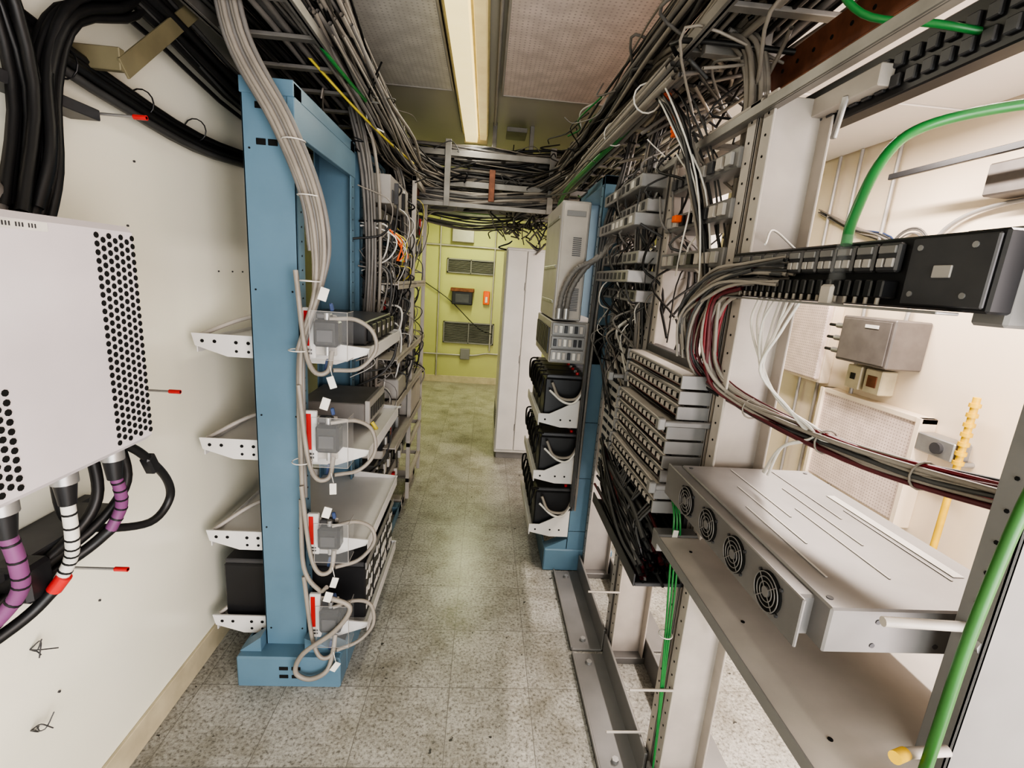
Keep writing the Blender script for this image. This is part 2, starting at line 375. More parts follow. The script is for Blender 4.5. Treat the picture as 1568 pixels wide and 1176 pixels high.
b.tube([(-.50, 1.50, .40), (-.42, 1.50, .36), (-.47, 1.49, .27), (-.58, 1.48, .18), (-.61, 1.48, .10), (-.56, 1.48, .07), (-.50, 1.49, .10), (-.485, 1.52, .17)], .009, 'cg2')
for z in (1.9, 1.75, 1.5, 1.28, .9): b.ring((-.545 if 1.4 < z < 1.8 else -.585, 1.53, z), 'z', .032, .002, 'cw', 14)
b.build()

b = B('power_control_unit'); b.box(-.72, -.46, 1.85, 2.15, .94, 1.02, 'cg', .004); b.box(-.46, -.44, 1.86, 2.14, .93, 1.03, 'lgrey', .003)
for i in range(6): b.box(-.441, -.437, 1.88+i*.045, 1.91+i*.045, .95, 1.0, 'blackp', .001)
b.cyl((-.44, 1.9, .93), (-.42, 1.9, .9), .008, 'ylw'); b.build()
b = B('dc_converter_shelf'); b.box(-.72, -.43, 1.75, 2.2, 1.275, 1.36, 'dgrey', .004)
for i in range(5): b.box(-.43, -.41, 1.77+i*.085, 1.84+i*.085, 1.285, 1.35, 'blackp', .003); b.box(-.411, -.408, 1.78+i*.085, 1.80+i*.085, 1.31, 1.33, 'offw', .001)
b.build()

def open_rack(name, x0, x1, y0, y1, h, k, front=False):
    b = B(name); post(b, x0, x1, y0, k, h); post(b, x0, x1, y1, k, h, -1); b.box(x0, x1, y0, y1, h-.04, h, k)
    for y in (y0, y1-.08): b.box(x0-.10, x1+.12, y, y+.08, 0, .05, k, .004)
    b.box(x1+.11, x1+.12, y0, y1, 0, .05, k)
    if front:
        for y in (y0+.02, y1-.03): b.box(-.465, -.44, y, y+.03, .05, h, k)
        for z in (h, .45, .2): b.box(-.465, -.44, y0+.02, y1, z-.03, z, k); b.box(-.60, -.44, y1-.03, y1, z-.03, z, k)
    b.build()
open_rack('relay_rack', -.74, -.60, 2.34, 2.92, 2.1, 'blue'); open_rack('relay_rack', -.74, -.60, 2.95, 3.52, 2.1, 'offw', True)
for (y0, y1) in ((2.38, 2.88), (2.99, 3.48)):
    b = B('rack_electronics'); z = .28
    while z < 1.98:
        h = random.choice((.045, .09, .09, .13)); d = R(.04, .13); k = random.choice(('offw', 'lgrey', 'grey', 'dgrey', 'blackp', 'grey'))
        if R(0, 1) < .82:
            b.box(-.70, -.60+d, y0, y1, z, z+h, k, .003); X = -.60+d
            for i in range(int(R(4, 9))):
                yy = y0+.03+(y1-y0-.09)*R(0, 1); b.box(X, X+R(.004, .02), yy, yy+R(.01, .04), z+.01, z+h*R(.5, .9), random.choice(('blackp', 'cw', 'dgrey', 'galv', 'redcap', 'dgrey')), .001)
        z += h+random.choice((.004, .02, .04))
    b.build()
b = B('rack_wiring_mess')
cols = ['cg', 'cg2', 'cg3', 'black', 'cg3', 'black', 'cg', 'cg3', 'cw']
for i in range(190):
    y = R(2.28, 3.5); z = R(.9, 2.1); dy = R(-.15, .15); dz = R(.08, .5); out = R(.02, .16)
    b.tube([(-.60, y, z), (-.58+out, y+dy*.3, z-dz*.2+R(-.05, .05)), (-.58+out*.8, y+dy*.7, z-dz*.7), (-.60, y+dy, z-dz)], R(.002, .006), random.choice(cols+(['ylw'] if i % 4 == 0 else [])), 5, 5, False)
bundle(b, [(-.62, 2.32, 2.3), (-.55, 2.32, 2.0), (-.53, 2.32, 1.6), (-.55, 2.33, 1.2), (-.56, 2.33, .7)], 12, .035, (.006, .008), ['cg', 'cg2', 'cg'], .15)
bundle(b, [(-.62, 2.93, 2.3), (-.52, 2.93, 2.0), (-.50, 2.93, 1.5), (-.54, 2.93, .8)], 14, .03, (.005, .007), ['cg', 'cg2', 'cg3'], .2)
for i in range(8): b.tube([(-.50, 2.5+.02*i, 1.75), (-.44, 2.5+.03*i, 1.68+R(-.04, .04)), (-.46, 2.5+.03*i, 1.6)], .003, random.choice(('orange', 'ylw', 'cw')), 5)
b.build()
b = B('rack_shelf_tray')
for z in (.62, .86, 1.1, 1.48): b.box(-.62, -.43, 2.4, 3.45, z, z+.006, 'offw'); b.box(-.434, -.43, 2.4, 3.45, z-.02, z+.02, 'offw')
b.box(-.58, -.44, 2.5, 2.75, .87, .98, 'lgrey', .005); b.box(-.58, -.44, 3.0, 3.4, .63, .8, 'offw', .005); b.build()

# ------------------------------------------------------------------ cable ladders
def ladder(name, pts_axis, a0, a1, c0, c1, z, k='tray', rung=.23):
    b = B(name)
    if pts_axis == 'y':
        for x in (c0, c1): b.box(x-.005, x+.005, a0, a1, z, z+.04, k); b.box(x-.012, x+.012, a0, a1, z, z+.004, k)
        y = a0+.1
        while y < a1: b.box(c0, c1, y-.015, y+.015, z+.004, z+.016, k); y += rung
    else:
        for y in (c0, c1): b.box(a0, a1, y-.005, y+.005, z, z+.04, k); b.box(a0, a1, y-.012, y+.012, z, z+.004, k)
        x = a0+.1
        while x < a1: b.box(x-.015, x+.015, c0, c1, z+.004, z+.016, k); x += rung
    b.build()
ladder('cable_ladder_tray', 'y', .9, 4.4, -.86, -.56, 2.22)
ladder('cable_ladder_tray', 'y', .45, 4.4, .52, .82, 2.20)
ladder('cable_ladder_tray', 'x', -.95, 1.4, 3.45, 3.75, 2.14)
ladder('cable_ladder_tray', 'x', -.95, 1.4, 3.40, 3.70, 2.32)
b = B('upper_rack_rail'); b.box(.594, .60, .45, 2.3, 1.958, 1.982, 'tray'); b.box(.60, .62, .45, 2.3, 1.958, 1.962, 'tray')
for y in (1.18, 1.45, 1.72, 2.0, 2.27): b.box(.60, .80, y-.012, y+.012, 1.962, 1.975, 'tray')
b.build()
b = B('overhead_cables')
G = ['cg', 'cg2', 'cg', 'cg2', 'cg3', 'black']
D = ['cg3', 'cg2', 'cg', 'black', 'cg', 'cg2']
bundle(b, [(-.74, .95, 2.34), (-.72, 1.4, 2.31), (-.7, 2.0, 2.29), (-.70, 2.7, 2.29), (-.68, 3.4, 2.27), (-.68, 4.3, 2.27)], 90, .13, (.005, .007, .010), D+['black', 'cg3'], .2, .05)
bundle(b, [(-.55, 1.7, 2.36), (-.52, 2.2, 2.26), (-.50, 2.7, 2.20), (-.48, 3.2, 2.2), (-.4, 3.6, 2.2)], 46, .06, (.004, .006, .008), D, .5, .08)
bundle(b, [(-.85, 1.6, 2.52), (-.8, 2.0, 2.45), (-.78, 2.6, 2.42), (-.7, 3.3, 2.4)], 36, .10, (.005, .008), D, .5, .06)
bundle(b, [(.66, .5, 2.28), (.66, 1.2, 2.28), (.66, 1.9, 2.27), (.64, 2.6, 2.27), (.62, 3.3, 2.26), (.62, 4.3, 2.26)], 90, .13, (.005, .007, .010), G, .2, .05)
bundle(b, [(.60, 1.2, 2.42), (.56, 1.8, 2.38), (.54, 2.4, 2.34), (.50, 3.0, 2.3), (.46, 3.5, 2.28)], 50, .06, (.004, .006, .008), G, .3, .05)
bundle(b, [(.53, 1.5, 2.20), (.50, 1.9, 2.17), (.48, 2.4, 2.15), (.46, 2.9, 2.13), (.44, 3.4, 2.14)], 30, .035, (.006, .009), ['cg2', 'cg', 'cg2'], .2, .035)
bundle(b, [(-.9, 3.6, 2.20), (-.5, 3.6, 2.20), (0, 3.6, 2.19), (.5, 3.6, 2.20), (1.3, 3.6, 2.2)], 70, .07, (.005, .008, .011), D, .7, .05)
bundle(b, [(-.9, 3.55, 2.38), (-.5, 3.55, 2.36), (0, 3.55, 2.35), (.5, 3.55, 2.36), (1.3, 3.55, 2.38)], 50, .07, (.004, .007, .009), D, .7, .04)
bundle(b, [(-.7, 3.42, 2.10), (-.3, 3.42, 2.05), (.1, 3.42, 2.06), (.5, 3.42, 2.10)], 30, .04, (.007, .010), ['cg2', 'cg', 'cg3'], .5, .04)
bundle(b, [(-.66, 2.5, 2.25), (-.50, 3.1, 2.2), (-.3, 3.5, 2.18), (0, 3.62, 2.16), (.3, 3.5, 2.18), (.55, 3.0, 2.25)], 30, .05, (.004, .006), D, .5)
for i in range(80):
    sx = random.choice((-1, 1)); x = -.55 if sx < 0 else .55; y = R(1.9, 3.4); z = R(2.05, 2.35)
    P = [Vector((x+R(-.15, .15), y, z))]
    for j in range(3): P.append(P[-1]+Vector((R(-.07, .07), R(-.02, .28), R(-.07, .06))))
    for p in P: p.z = min(p.z, 2.42)
    b.tube(P, R(.002, .005), random.choice(['black', 'cg', 'cg3', 'cg2', 'black', 'cg3', 'green' if i % 5 == 0 else 'cg3', 'cw' if i % 3 == 0 else 'cg']), 6, 5, False)
for i in range(70):
    P = [Vector((R(-.5, .5), R(3.35, 3.8), R(2.02, 2.42)))]
    for j in range(3): P.append(P[-1]+Vector((R(-.2, .2), R(-.06, .06), R(-.06, .06))))
    b.tube(P, R(.002, .006), random.choice(['black', 'cg', 'cg3', 'cg2', 'black']), 6, 5, False)
for i in range(60):
    P = [Vector((R(.12, .5), R(3.9, 4.4), R(1.85, 2.2)))]
    for j in range(3): P.append(P[-1]+Vector((R(-.1, .1), R(-.06, .06), R(-.08, .1))))
    b.tube(P, R(.004, .008), random.choice(['black', 'cg3', 'cg']), 6, 5, False)
b.tube([(-.80, 1.35, 2.5), (-.72, 1.7, 2.32), (-.60, 2.0, 2.20), (-.50, 2.4, 2.14), (-.45, 2.9, 2.15)], .005, 'ylw', 8)
b.tube([(-.70, 1.2, 2.40), (-.62, 1.45, 2.30), (-.56, 1.75, 2.22), (-.52, 2.1, 2.2)], .007, 'green', 8)
b.tube([(.60, 1.5, 2.30), (.56, 1.8, 2.20), (.46, 2.3, 2.10), (.42, 2.8, 2.06), (.42, 3.05, 1.99), (.47, 3.1, 1.92), (.5, 3.1, 1.88)], .012, 'green', 8)
b.tube([(.85, .9, 2.40), (.7, 1.3, 2.38), (.58, 2.0, 2.38), (.48, 2.6, 2.36)], .009, 'green', 8)
for y in (1.7, 2.1, 2.6, 3.1): b.ring((.495, y, 2.165), 'y', .045, .003, 'cw', 14)
b.build()
b = B('orange_corrugated_conduit')
P = catmull([(.525, 1.64, 2.17), (.54, 1.62, 2.13), (.56, 1.60, 2.09), (.575, 1.60, 2.03)], 10)
for i in range(len(P)-1): b.cyl(P[i], P[i+1], .018 if i % 2 else .015, 'orange', 14)
b.build()
b = B('ladder_support_bracket')
for x in (.0, .26): b.box(x-.015, x+.015, 3.58, 3.61, 2.2, 2.6, 'tray')
b.box(.08, .22, 3.5, 3.7, 2.53, 2.56, 'tray')
for x in (-.5, .0): b.box(x-.02, x+.02, 3.37, 3.38, 2.05, 2.25, 'rust')
for x in (-.7, -.3, .4): b.box(x-.02, x+.02, 3.38, 3.40, 2.0, 2.42, 'tray')
b.box(-.9, 1.0, 3.385, 3.40, 2.0, 2.03, 'tray'); b.build()

b = B('far_tray_wiring')
bundle(b, [(-.9, 5.0, 2.3), (-.3, 5.1, 2.22), (.3, 5.1, 2.25), (1, 5.0, 2.3)], 18, .05, (.006, .009), ['cg2', 'green', 'cg', 'cg3'], .6)
bundle(b, [(-.9, 4.6, 2.1), (-.3, 4.7, 2.02), (.1, 4.7, 2.05), (.5, 4.6, 2.1)], 10, .05, (.005, .008), ['cg2', 'cg', 'cg3'], .6)
b.box(-1.0, 1.2, 4.9, 4.93, 2.16, 2.2, 'tray'); b.box(-1.0, 1.2, 5.2, 5.23, 2.16, 2.2, 'tray'); b.build()

# ------------------------------------------------------------------ left wall stuff
b = B('radio_unit_wall_box')
x1 = -.75; y0, y1, z0, z1 = .45, 1.09, 1.13, 1.60
b.box(-.96, x1, y0, y1, z0, z1, 'pinkw', .012); b.box(-.99, -.95, y0+.06, y1-.04, z0+.05, z1-.05, 'grey')
for i in range(7):
    for j in range(27):
        yy = 1.075-.0155*i; zz = z0+.025+j*.0162+(i % 2)*.008
        if zz < z1-.02: b.disc((x1+.0005, yy, zz), 'x', .0058, 'hole', 8)
for i in range(6):
    for j in range(27):
        yy = .765-.0155*i; zz = z0+.025+j*.0162+(i % 2)*.008
        if zz < 1.33: b.disc((x1+.0005, yy, zz), 'x', .0058, 'hole', 8)
b.box(x1, x1+.001, .78, .88, 1.572, 1.587, 'cw', 0)
for i in range(14):
    if i not in (5, 9, 13): b.box(x1+.001, x1+.0014, .79+i*.0055, .7925+i*.0055, 1.576, 1.583, 'dgrey', 0)
b.build()

b = B('antenna_feeder_cables')
def ringed(P, r, k, rk, n=14):
    b.tube(P, r, k, 12); Q = catmull(P, 6)
    for i in range(1, n):
        t = i/n*(len(Q)-1); a = Q[int(t)]; c = Q[min(int(t)+1, len(Q)-1)]; d = (c-a).normalized()
        b.cyl(a-d*.0022, a+d*.0022, r*1.07, rk, 12)
for y, kk in ((.77, 'purple'), (.89, 'cw'), (1.01, 'purple')):
    b.cyl((-.79, y, 1.135), (-.79, y, 1.105), .022, 'galv', 16); b.cyl((-.79, y, 1.105), (-.79, y, 1.06), .019, 'blackp', 16, .014)
ringed([(-.79, .89, 1.07), (-.80, .90, .98), (-.82, .91, .92), (-.85, .90, .86)], .012, 'cw', 'black', 9)
ringed([(-.79, 1.01, 1.07), (-.79, 1.02, 1.03), (-.80, 1.03, .98), (-.82, 1.02, .93)], .012, 'purple', 'black', 6)
ringed([(-.79, .77, 1.07), (-.79, .78, 1.0), (-.81, .79, .93), (-.86, .76, .86), (-.9, .7, .8)], .013, 'purple', 'black', 9)
b.cyl((-.83, .905, .89), (-.85, .90, .86), .014, 'redcap', 12)
b.tube([(-.80, 1.05, 1.13), (-.79, 1.10, 1.08), (-.79, 1.17, .99), (-.80, 1.19, .92), (-.82, 1.14, .88), (-.86, 1.04, .92), (-.88, .98, .98), (-.88, .97, 1.12)], .010, 'black', 10)
b.tube([(-.82, 1.07, 1.13), (-.82, 1.08, 1.02), (-.85, 1.02, .94), (-.9, .9, .88), (-.94, .6, .80)], .011, 'black', 10)
b.tube([(-.85, 1.03, 1.13), (-.85, 1.03, 1.0), (-.88, .97, .92), (-.93, .85, .86), (-.96, .6, .78)], .012, 'black', 10)
b.tube([(-.85, .90, .86), (-.88, .86, .82), (-.93, .75, .78), (-.96, .55, .74)], .012, 'black', 10)
b.tube([(-.82, 1.02, .93), (-.86, .98, .89), (-.93, .85, .84), (-.96, .5, .78)], .012, 'black', 10)
b.obox((-.79, 1.12, 1.05), (.025, .03, .05), (.4, 0, 0), 'blackp', .005)
b.box(-1.0, -.90, .5, 1.15, .905, .925, 'dgrey', .003); b.box(-1.02, -.99, .5, 1.2, .86, .92, 'dgrey', .003)
b.box(-.94, -.86, .86, .92, .85, .93, 'blackp', .008); b.box(-.94, -.86, .74, .80, .83, .91, 'blackp', .008); b.build()
b = B('wall_cable_run')
K = ['black', 'black', 'cg3']
bundle(b, [(-.985, -.6, 2.0), (-.985, .3, 2.0), (-.98, 1.0, 1.99), (-.985, 1.3, 1.95), (-.985, 1.75, 1.91), (-.985, 2.3, 1.95), (-.98, 3.2, 1.98)], 12, .018, (.008, .011), K, .25, .028)
bundle(b, [(-.98, 1.6, 2.6), (-.96, 1.55, 2.35), (-.93, 1.4, 2.15), (-.93, 1.22, 2.05), (-.93, 1.14, 1.9), (-.90, 1.08, 1.72), (-.90, 1.03, 1.6)], 9, .022, (.009, .011), ['black'], .25)
bundle(b, [(-.96, .9, 2.25), (-.95, 1.05, 2.1), (-.94, 1.1, 1.85), (-.90, 1.0, 1.6)], 5, .02, (.008, .011), ['black'], .3)
bundle(b, [(-.95, 1.5, 2.5), (-.93, 1.3, 2.42), (-.92, 1.0, 2.3), (-.95, .6, 2.25)], 8, .04, (.009, .012), ['black', 'cg3'], .4)
bundle(b, [(-.98, .2, 2.2), (-.98, .9, 2.18), (-.96, 1.4, 2.2), (-.95, 2.0, 2.12), (-.93, 2.8, 2.15)], 16, .05, (.007, .011), ['black', 'cg3', 'black'], .4)
bundle(b, [(-.9, .7, 2.45), (-.9, 1.2, 2.45), (-.9, 1.6, 2.40), (-.9, 2.2, 2.35), (-.88, 3.0, 2.35)], 16, .05, (.006, .010), ['black', 'cg3', 'cg'], .4)
b.tube([(-.96, .55, 1.66), (-.95, .8, 1.70), (-.93, .97, 1.66), (-.93, .99, 1.6)], .018, 'cg', 10)
for y in (1.25, 1.5, 1.75): b.ring((-.985, y, 1.955), 'y', .034, .002, 'blackp', 14)
b.box(-1.02, -.95, .3, 1.3, 1.85, 1.875, 'dgrey'); b.build()
b = B('diagonal_brace_strap'); b.obox((-.90, 1.62, 2.24), (.006, .80, .045), (.72, 0, 0), 'olive', .001); b.box(-1.02, -.90, 1.31, 1.33, 1.97, 2.02, 'olive'); b.build()
def rod(y, z, x1=-.85, dz=0):
    b = B('red_capped_threaded_rod'); b.cyl((XL, y, z), (x1, y, z+dz), .0035, 'galv', 8); b.cyl((x1-.03, y, z+dz), (x1, y, z+dz), .006, 'redcap', 10); b.cyl((XL, y, z), (XL+.006, y, z), .012, 'galv', 12); b.build()
rod(1.31, 1.87); rod(1.35, 1.17); rod(1.08, .785, -.84)
b = B('wall_screws')
for (y, z) in ((1.9, 1.5), (2.0, 1.5), (2.08, 1.5), (2.16, 1.49), (1.45, 1.62), (1.5, 1.8), (1.2, .6), (1.05, .45), (1.85, 1.9)): b.cyl((XL, y, z), (XL+.004, y, z), .003, 'dgrey', 8)
b.build()
b = B('wall_wire_stub')
for (y, z) in ((.97, .42), (1.0, .62)):
    for q in range(4): b.tube([(XL, y, z), (XL+.02, y+R(-.01, .02), z+R(-.01, .02)), (XL+.03, y+R(-.02, .04), z+R(-.03, .04))], .0015, 'dgrey', 5, 4)
b.build()

# ------------------------------------------------------------------ right racks
def grack(name, y0, y1, h=2.0, x0=.61, x1=.75, k='lgrey', nx0=None, nx1=None):
    b = B(name); post(b, nx0 or x0, nx1 or x1, y0+.005, k if nx0 is None else 'grey', h if nx0 is None else 1.62); post(b, x0, x1, y1-.005, k, h, -1)
    if nx0 is None: b.box(x0, x0+.03, y0, y1, h-.04, h, k)
    b.box(x1-.03, x1, y0 if nx0 is None else y1-.2, y1, h-.04, h, k)
    b.box(.456, .60, y0+.005, y1-.005, 0, .010, 'grey'); b.box(.590, .60, y0+.005, y1-.005, 0, .11, 'grey'); b.box(.456, .464, y0+.005, y1-.005, 0, .022, 'grey')
    b.box(.60, .76, y0+.005, y0+.05, 0, .03, 'grey'); b.box(.60, .76, y1-.05, y1-.005, 0, .03, 'grey')
    b.box(.76, .77, y0+.005, y1-.005, 0, .11, 'grey'); b.box(.77, .90, y0+.005, y1-.005, 0, .010, 'grey')
    for y in (y0+.06, y1-.06): b.cyl((.52, y, .01), (.52, y, .022), .012, 'galv', 6)
    b.build()
grack('relay_rack', .49, 1.16, nx0=.685, nx1=.84, k='offw'); grack('relay_rack', 1.17, 1.70, k='offw'); grack('relay_rack', 1.71, 2.28)
b = B('rack_spacer_rod')
for y, z in ((1.70, .35), (1.3, .12), (1.17, .42)): b.cyl((.48, y-.06, z), (.61, y-.06, z), .004, 'offw')
b.build()
b = B('blue_relay_rack')
post(b, .52, .655, 2.30, 'blue', 2.05, 1, .006, .05); post(b, .52, .655, 2.92, 'blue', 2.05, -1, .006, .05); b.box(.52, .655, 2.3, 2.92, 2.01, 2.05, 'blue')
for y0, y1 in ((2.29, 2.38), (2.84, 2.93)): b.box(.40, .78, y0, y1, 0, .13, 'blue', .006)
b.box(.40, .41, 2.38, 2.84, 0, .13, 'blue'); b.poly([(.40, .13), (.52, .19), (.52, .13)], 'y', 2.30, 2.36, 'blue'); b.build()
b = B('battery_bank')
for i, z in enumerate((.24, .55, .86)):
    b.box(.31, .70, 2.30, 2.90, z-.006, z, 'white'); b.box(.306, .312, 2.30, 2.90, z-.03, z+.02, 'white')
    b.poly([(.305, z+.035), (.36, z+.035), (.52, z+.12), (.52, z-.035), (.42, z-.035), (.305, z-.01)], 'y', 2.295, 2.30, 'white')
    for x in (.34, .42, .47): b.disc((x, 2.2945, z+.005), 'y', .005)
    for j in range(4): battery(b, .33, .66, 2.32+.14*j, 2.45+.14*j, z, z+.235, -1, False)
    b.tube([(.52, 2.27, z+.30), (.515, 2.26, z+.2), (.48, 2.26, z+.13), (.40, 2.27, z+.13), (.36, 2.29, z+.2)], .0075, 'cg2', 8)
    b.tube([(.525, 2.27, z+.32), (.52, 2.26, z+.21), (.48, 2.255, z+.115), (.42, 2.26, z+.11), (.35, 2.29, z+.16)], .006, 'cw', 8)
    for q in range(6): b.tube([(.34, 2.3+.1*q, z+.24), (.30, 2.33+.1*q, z+.22), (.31, 2.38+.1*q, z+.1), (.33, 2.4+.1*q, z+.2)], .005, 'black', 6)
b.build()
b = B('dc_distribution_panel'); b.box(.33, .60, 2.30, 2.90, 1.16, 1.365, 'lgrey', .004)
for j in range(3):
    b.box(.335, .50, 2.285, 2.30, 1.167+.066*j, 1.228+.066*j, 'grey', .002)
    for i in range(6): b.box(.345+i*.025, .36+i*.025, 2.278, 2.286, 1.18+.066*j, 1.215+.066*j, random.choice(('blackp', 'cw', 'offw')), .001)
for i in range(9): b.box(.322, .331, 2.33+i*.06, 2.37+i*.06, 1.2, 1.33, 'blackp', .002)
b.build()
b = B('rectifier_cabinet'); b.box(.335, .475, 2.32, 2.85, 1.37, 1.93, 'lgrey', .006); b.box(.345, .465, 2.312, 2.32, 1.38, 1.92, 'offw', .003)
b.box(.36, .45, 2.309, 2.313, 1.86, 1.885, 'grey', .001)
for i in range(14): b.box(.41, .45, 2.309, 2.313, 1.42+i*.008, 1.424+i*.008, 'dgrey', 0)
for i in range(10): b.box(.40, .44, 2.309, 2.313, 1.68+i*.009, 1.684+i*.009, 'dgrey', 0)
for z in (1.45, 1.62, 1.85): b.box(.331, .336, 2.36, 2.8, z, z+.015, 'galv')
b.build()
b = B('flexible_conduit')
for o in (0, .035):
    P = catmull([(.36+o, 2.29, 1.42), (.37+o, 2.27, 1.52), (.42+o, 2.25, 1.62), (.52+o*.5, 2.24, 1.68+o), (.58, 2.22, 1.80+o), (.60, 2.2, 2.0)], 9)
    for i in range(len(P)-1): b.cyl(P[i], P[i+1], .014 if i % 2 else .012, 'cg', 10)
    b.cyl((.36+o, 2.29, 1.38), (.36+o, 2.29, 1.43), .016, 'galv')
b.build()
b = B('vertical_cable_bundle')
bundle(b, [(.62, 2.25, 2.25), (.58, 2.24, 2.0), (.53, 2.24, 1.75), (.52, 2.25, 1.3), (.52, 2.25, .9), (.52, 2.25, .4)], 7, .014, (.006, .007), ['cg2', 'cg', 'cg3'], .12)
bundle(b, [(.66, 1.9, 2.25), (.60, 1.9, 2.1), (.58, 1.85, 1.8), (.60, 1.8, 1.5), (.62, 1.78, 1.2), (.62, 1.78, .6)], 16, .03, (.004, .006), ['cg2', 'cg3', 'black', 'cg', 'cg3'], .3)
for i in range(70):
    y = R(1.75, 2.25); z = R(1.3, 2.1); b.tube([(.62, y, z), (.56+R(-.05, .05), y+R(-.05, .05), z-.06), (.57+R(-.05, .05), y+R(-.08, .08), z-.15), (.62, y+R(-.1, .1), z-R(.15, .4))], R(.002, .006), random.choice(cols), 5, 5, False)
b.build()
b = B('rack_shelf_unit')
for z, d in ((1.50, .06), (1.57, .10), (1.64, .07), (1.77, .10), (1.82, .06), (1.90, .09)):
    b.box(.61-d, .74, 1.73, 2.26, z, z+.045, 'galv', .003)
    for i in range(8): b.box(.608-d, .61-d, 1.76+i*.06, 1.79+i*.06, z+.01, z+.035, random.choice(('blackp', 'cw', 'dgrey')), .001)
b.build()
b = B('labelled_patch_panel'); b.box(.62, .66, 1.76, 2.24, .62, 1.48, 'cw', .003)
for i in range(19):
    for j in range(5): b.box(.617, .62, 1.78+j*.09, 1.85+j*.09, .65+i*.043, .665+i*.043, 'blackp', 0)
b.build()
b = B('relay_card_shelf')
for z in (1.62, 1.74, 1.86):
    b.box(.60, .74, 1.22, 1.66, z, z+.05, 'grey', .003)
    for i in range(8): b.box(.59, .60, 1.24+i*.05, 1.27+i*.05, z+.01, z+.04, random.choice(('blackp', 'dgrey', 'offw', 'lgrey')), .001)
b.build()

b = B('terminal_block_frame')
b.box(.60, .64, 1.19, 1.68, .74, 1.36, 'dgrey', .003)
def tblock(x, z, t=.03, y0=1.18, y1=1.66):
    b.box(x, .62, y0, y1, z, z+t, 'offw', .002)
    b.box(x-.0035, x, y0+.008, y1-.008, z+.004, z+t-.004, 'grey', .001)
    n = 36
    for i in range(n):
        yy = y0+.014+i*(y1-y0-.028)/n
        b.box(x-.008, x-.002, yy, yy+.008, z+t*.28, z+t*.72, 'offw' if i % 3 else 'hole', 0)
    b.box(x+.004, .60, y0+.004, y1-.004, z-.004, z, 'maroon', 0)
    bundle(b, [(x+.012, y0, z-.010), (x+.004, (y0+y1)/2, z-.012), (x+.012, y1, z-.010)], 4, .004, (.002,), ['cg3', 'cg', 'black'], .5)
    for y in (y0, y1): b.box(x-.01, .62, y-.004, y+.004, z-.004, z+t+.002, 'grey', .001)
for i in range(3): tblock(.535, 1.305-.042*i)
for i in range(4): tblock(.515, 1.165-.042*i)
for i in range(2): tblock(.505, .99-.042*i)
b.build()
b = B('wiring_trough'); b.box(.475, .62, 1.17, 1.70, .715, .727, 'dgrey'); b.box(.47, .475, 1.17, 1.70, .715, .755, 'dgrey')
bundle(b, [(.54, 1.69, .85), (.54, 1.5, .83), (.54, 1.3, .82), (.54, 1.18, .81)], 90, .055, (.005, .008), ['black', 'cg3', 'black', 'black', 'cg3', 'maroon'], .25, .08)
bundle(b, [(.495, 1.69, .92), (.488, 1.5, .86), (.488, 1.3, .82), (.495, 1.17, .78)], 34, .018, (.004, .006), ['black', 'cg3', 'black', 'cg', 'maroon'], .9, .05)
for i in range(22):
    y = R(1.2, 1.66); b.tube([(.51, y, .95), (.48, y+R(-.03, .03), .88), (.485, y+R(-.05, .05), .82), (.51, y+R(-.05, .05), .76)], .004, random.choice(['black', 'cg3', 'cg3']), 5, 5)
b.build()
b = B('cable_clamp_bar')
for y, z in ((1.165, 1.20), (1.69, 1.22), (1.165, 1.02)): b.box(.48, .62, y-.008, y+.008, z, z+.016, 'grey', .003); b.box(.47, .49, y-.012, y+.012, z-.008, z+.024, 'grey', .003)
b.build()

b = B('fuse_distribution_panel'); Y0, Y1 = .58, 1.16
b.box(.60, .80, Y0, Y1, 1.55, 1.65, 'blackp', .003)
b.box(.625, 1.05, .535, .58, 1.535, 1.655, 'grey', .004); b.box(.66, .84, .47, .54, 1.53, 1.66, 'grey', .004)
b.box(.597, .63, .535, Y0+.01, 1.55, 1.65, 'blackp', .003)
b.box(.592, .598, .54, .655, 1.555, 1.645, 'dgrey', .002)
b.obox((.591, .60, 1.60), (.003, .026, .016), (0, 0, 0), 'lgrey', .001)
for z in (1.57, 1.632): b.disc((.591, .565, z), 'x', .004, 'galv'); b.disc((.591, .64, z), 'x', .004, 'galv')
for i in range(11):
    yy = .67+i*.043
    b.box(.588, .60, yy, yy+.038, 1.60, 1.642, 'dgrey', .003); b.box(.585, .589, yy+.004, yy+.018, 1.607, 1.62, 'lgrey', .001); b.box(.585, .589, yy+.022, yy+.034, 1.607, 1.62, 'lgrey', .001)
    b.box(.585, .589, yy+.004, yy+.034, 1.627, 1.638, 'grey', .001)
for i in range(22):
    yy = .67+i*.0215; b.box(.575, .60, yy, yy+.014, 1.562, 1.588, 'blackp', .002); b.cyl((.578, yy+.007, 1.562), (.578, yy+.007, 1.552), .003, 'cg2', 6)
b.box(.568, .60, .57, 1.16, 1.545, 1.549, 'galv', .001)
b.build()

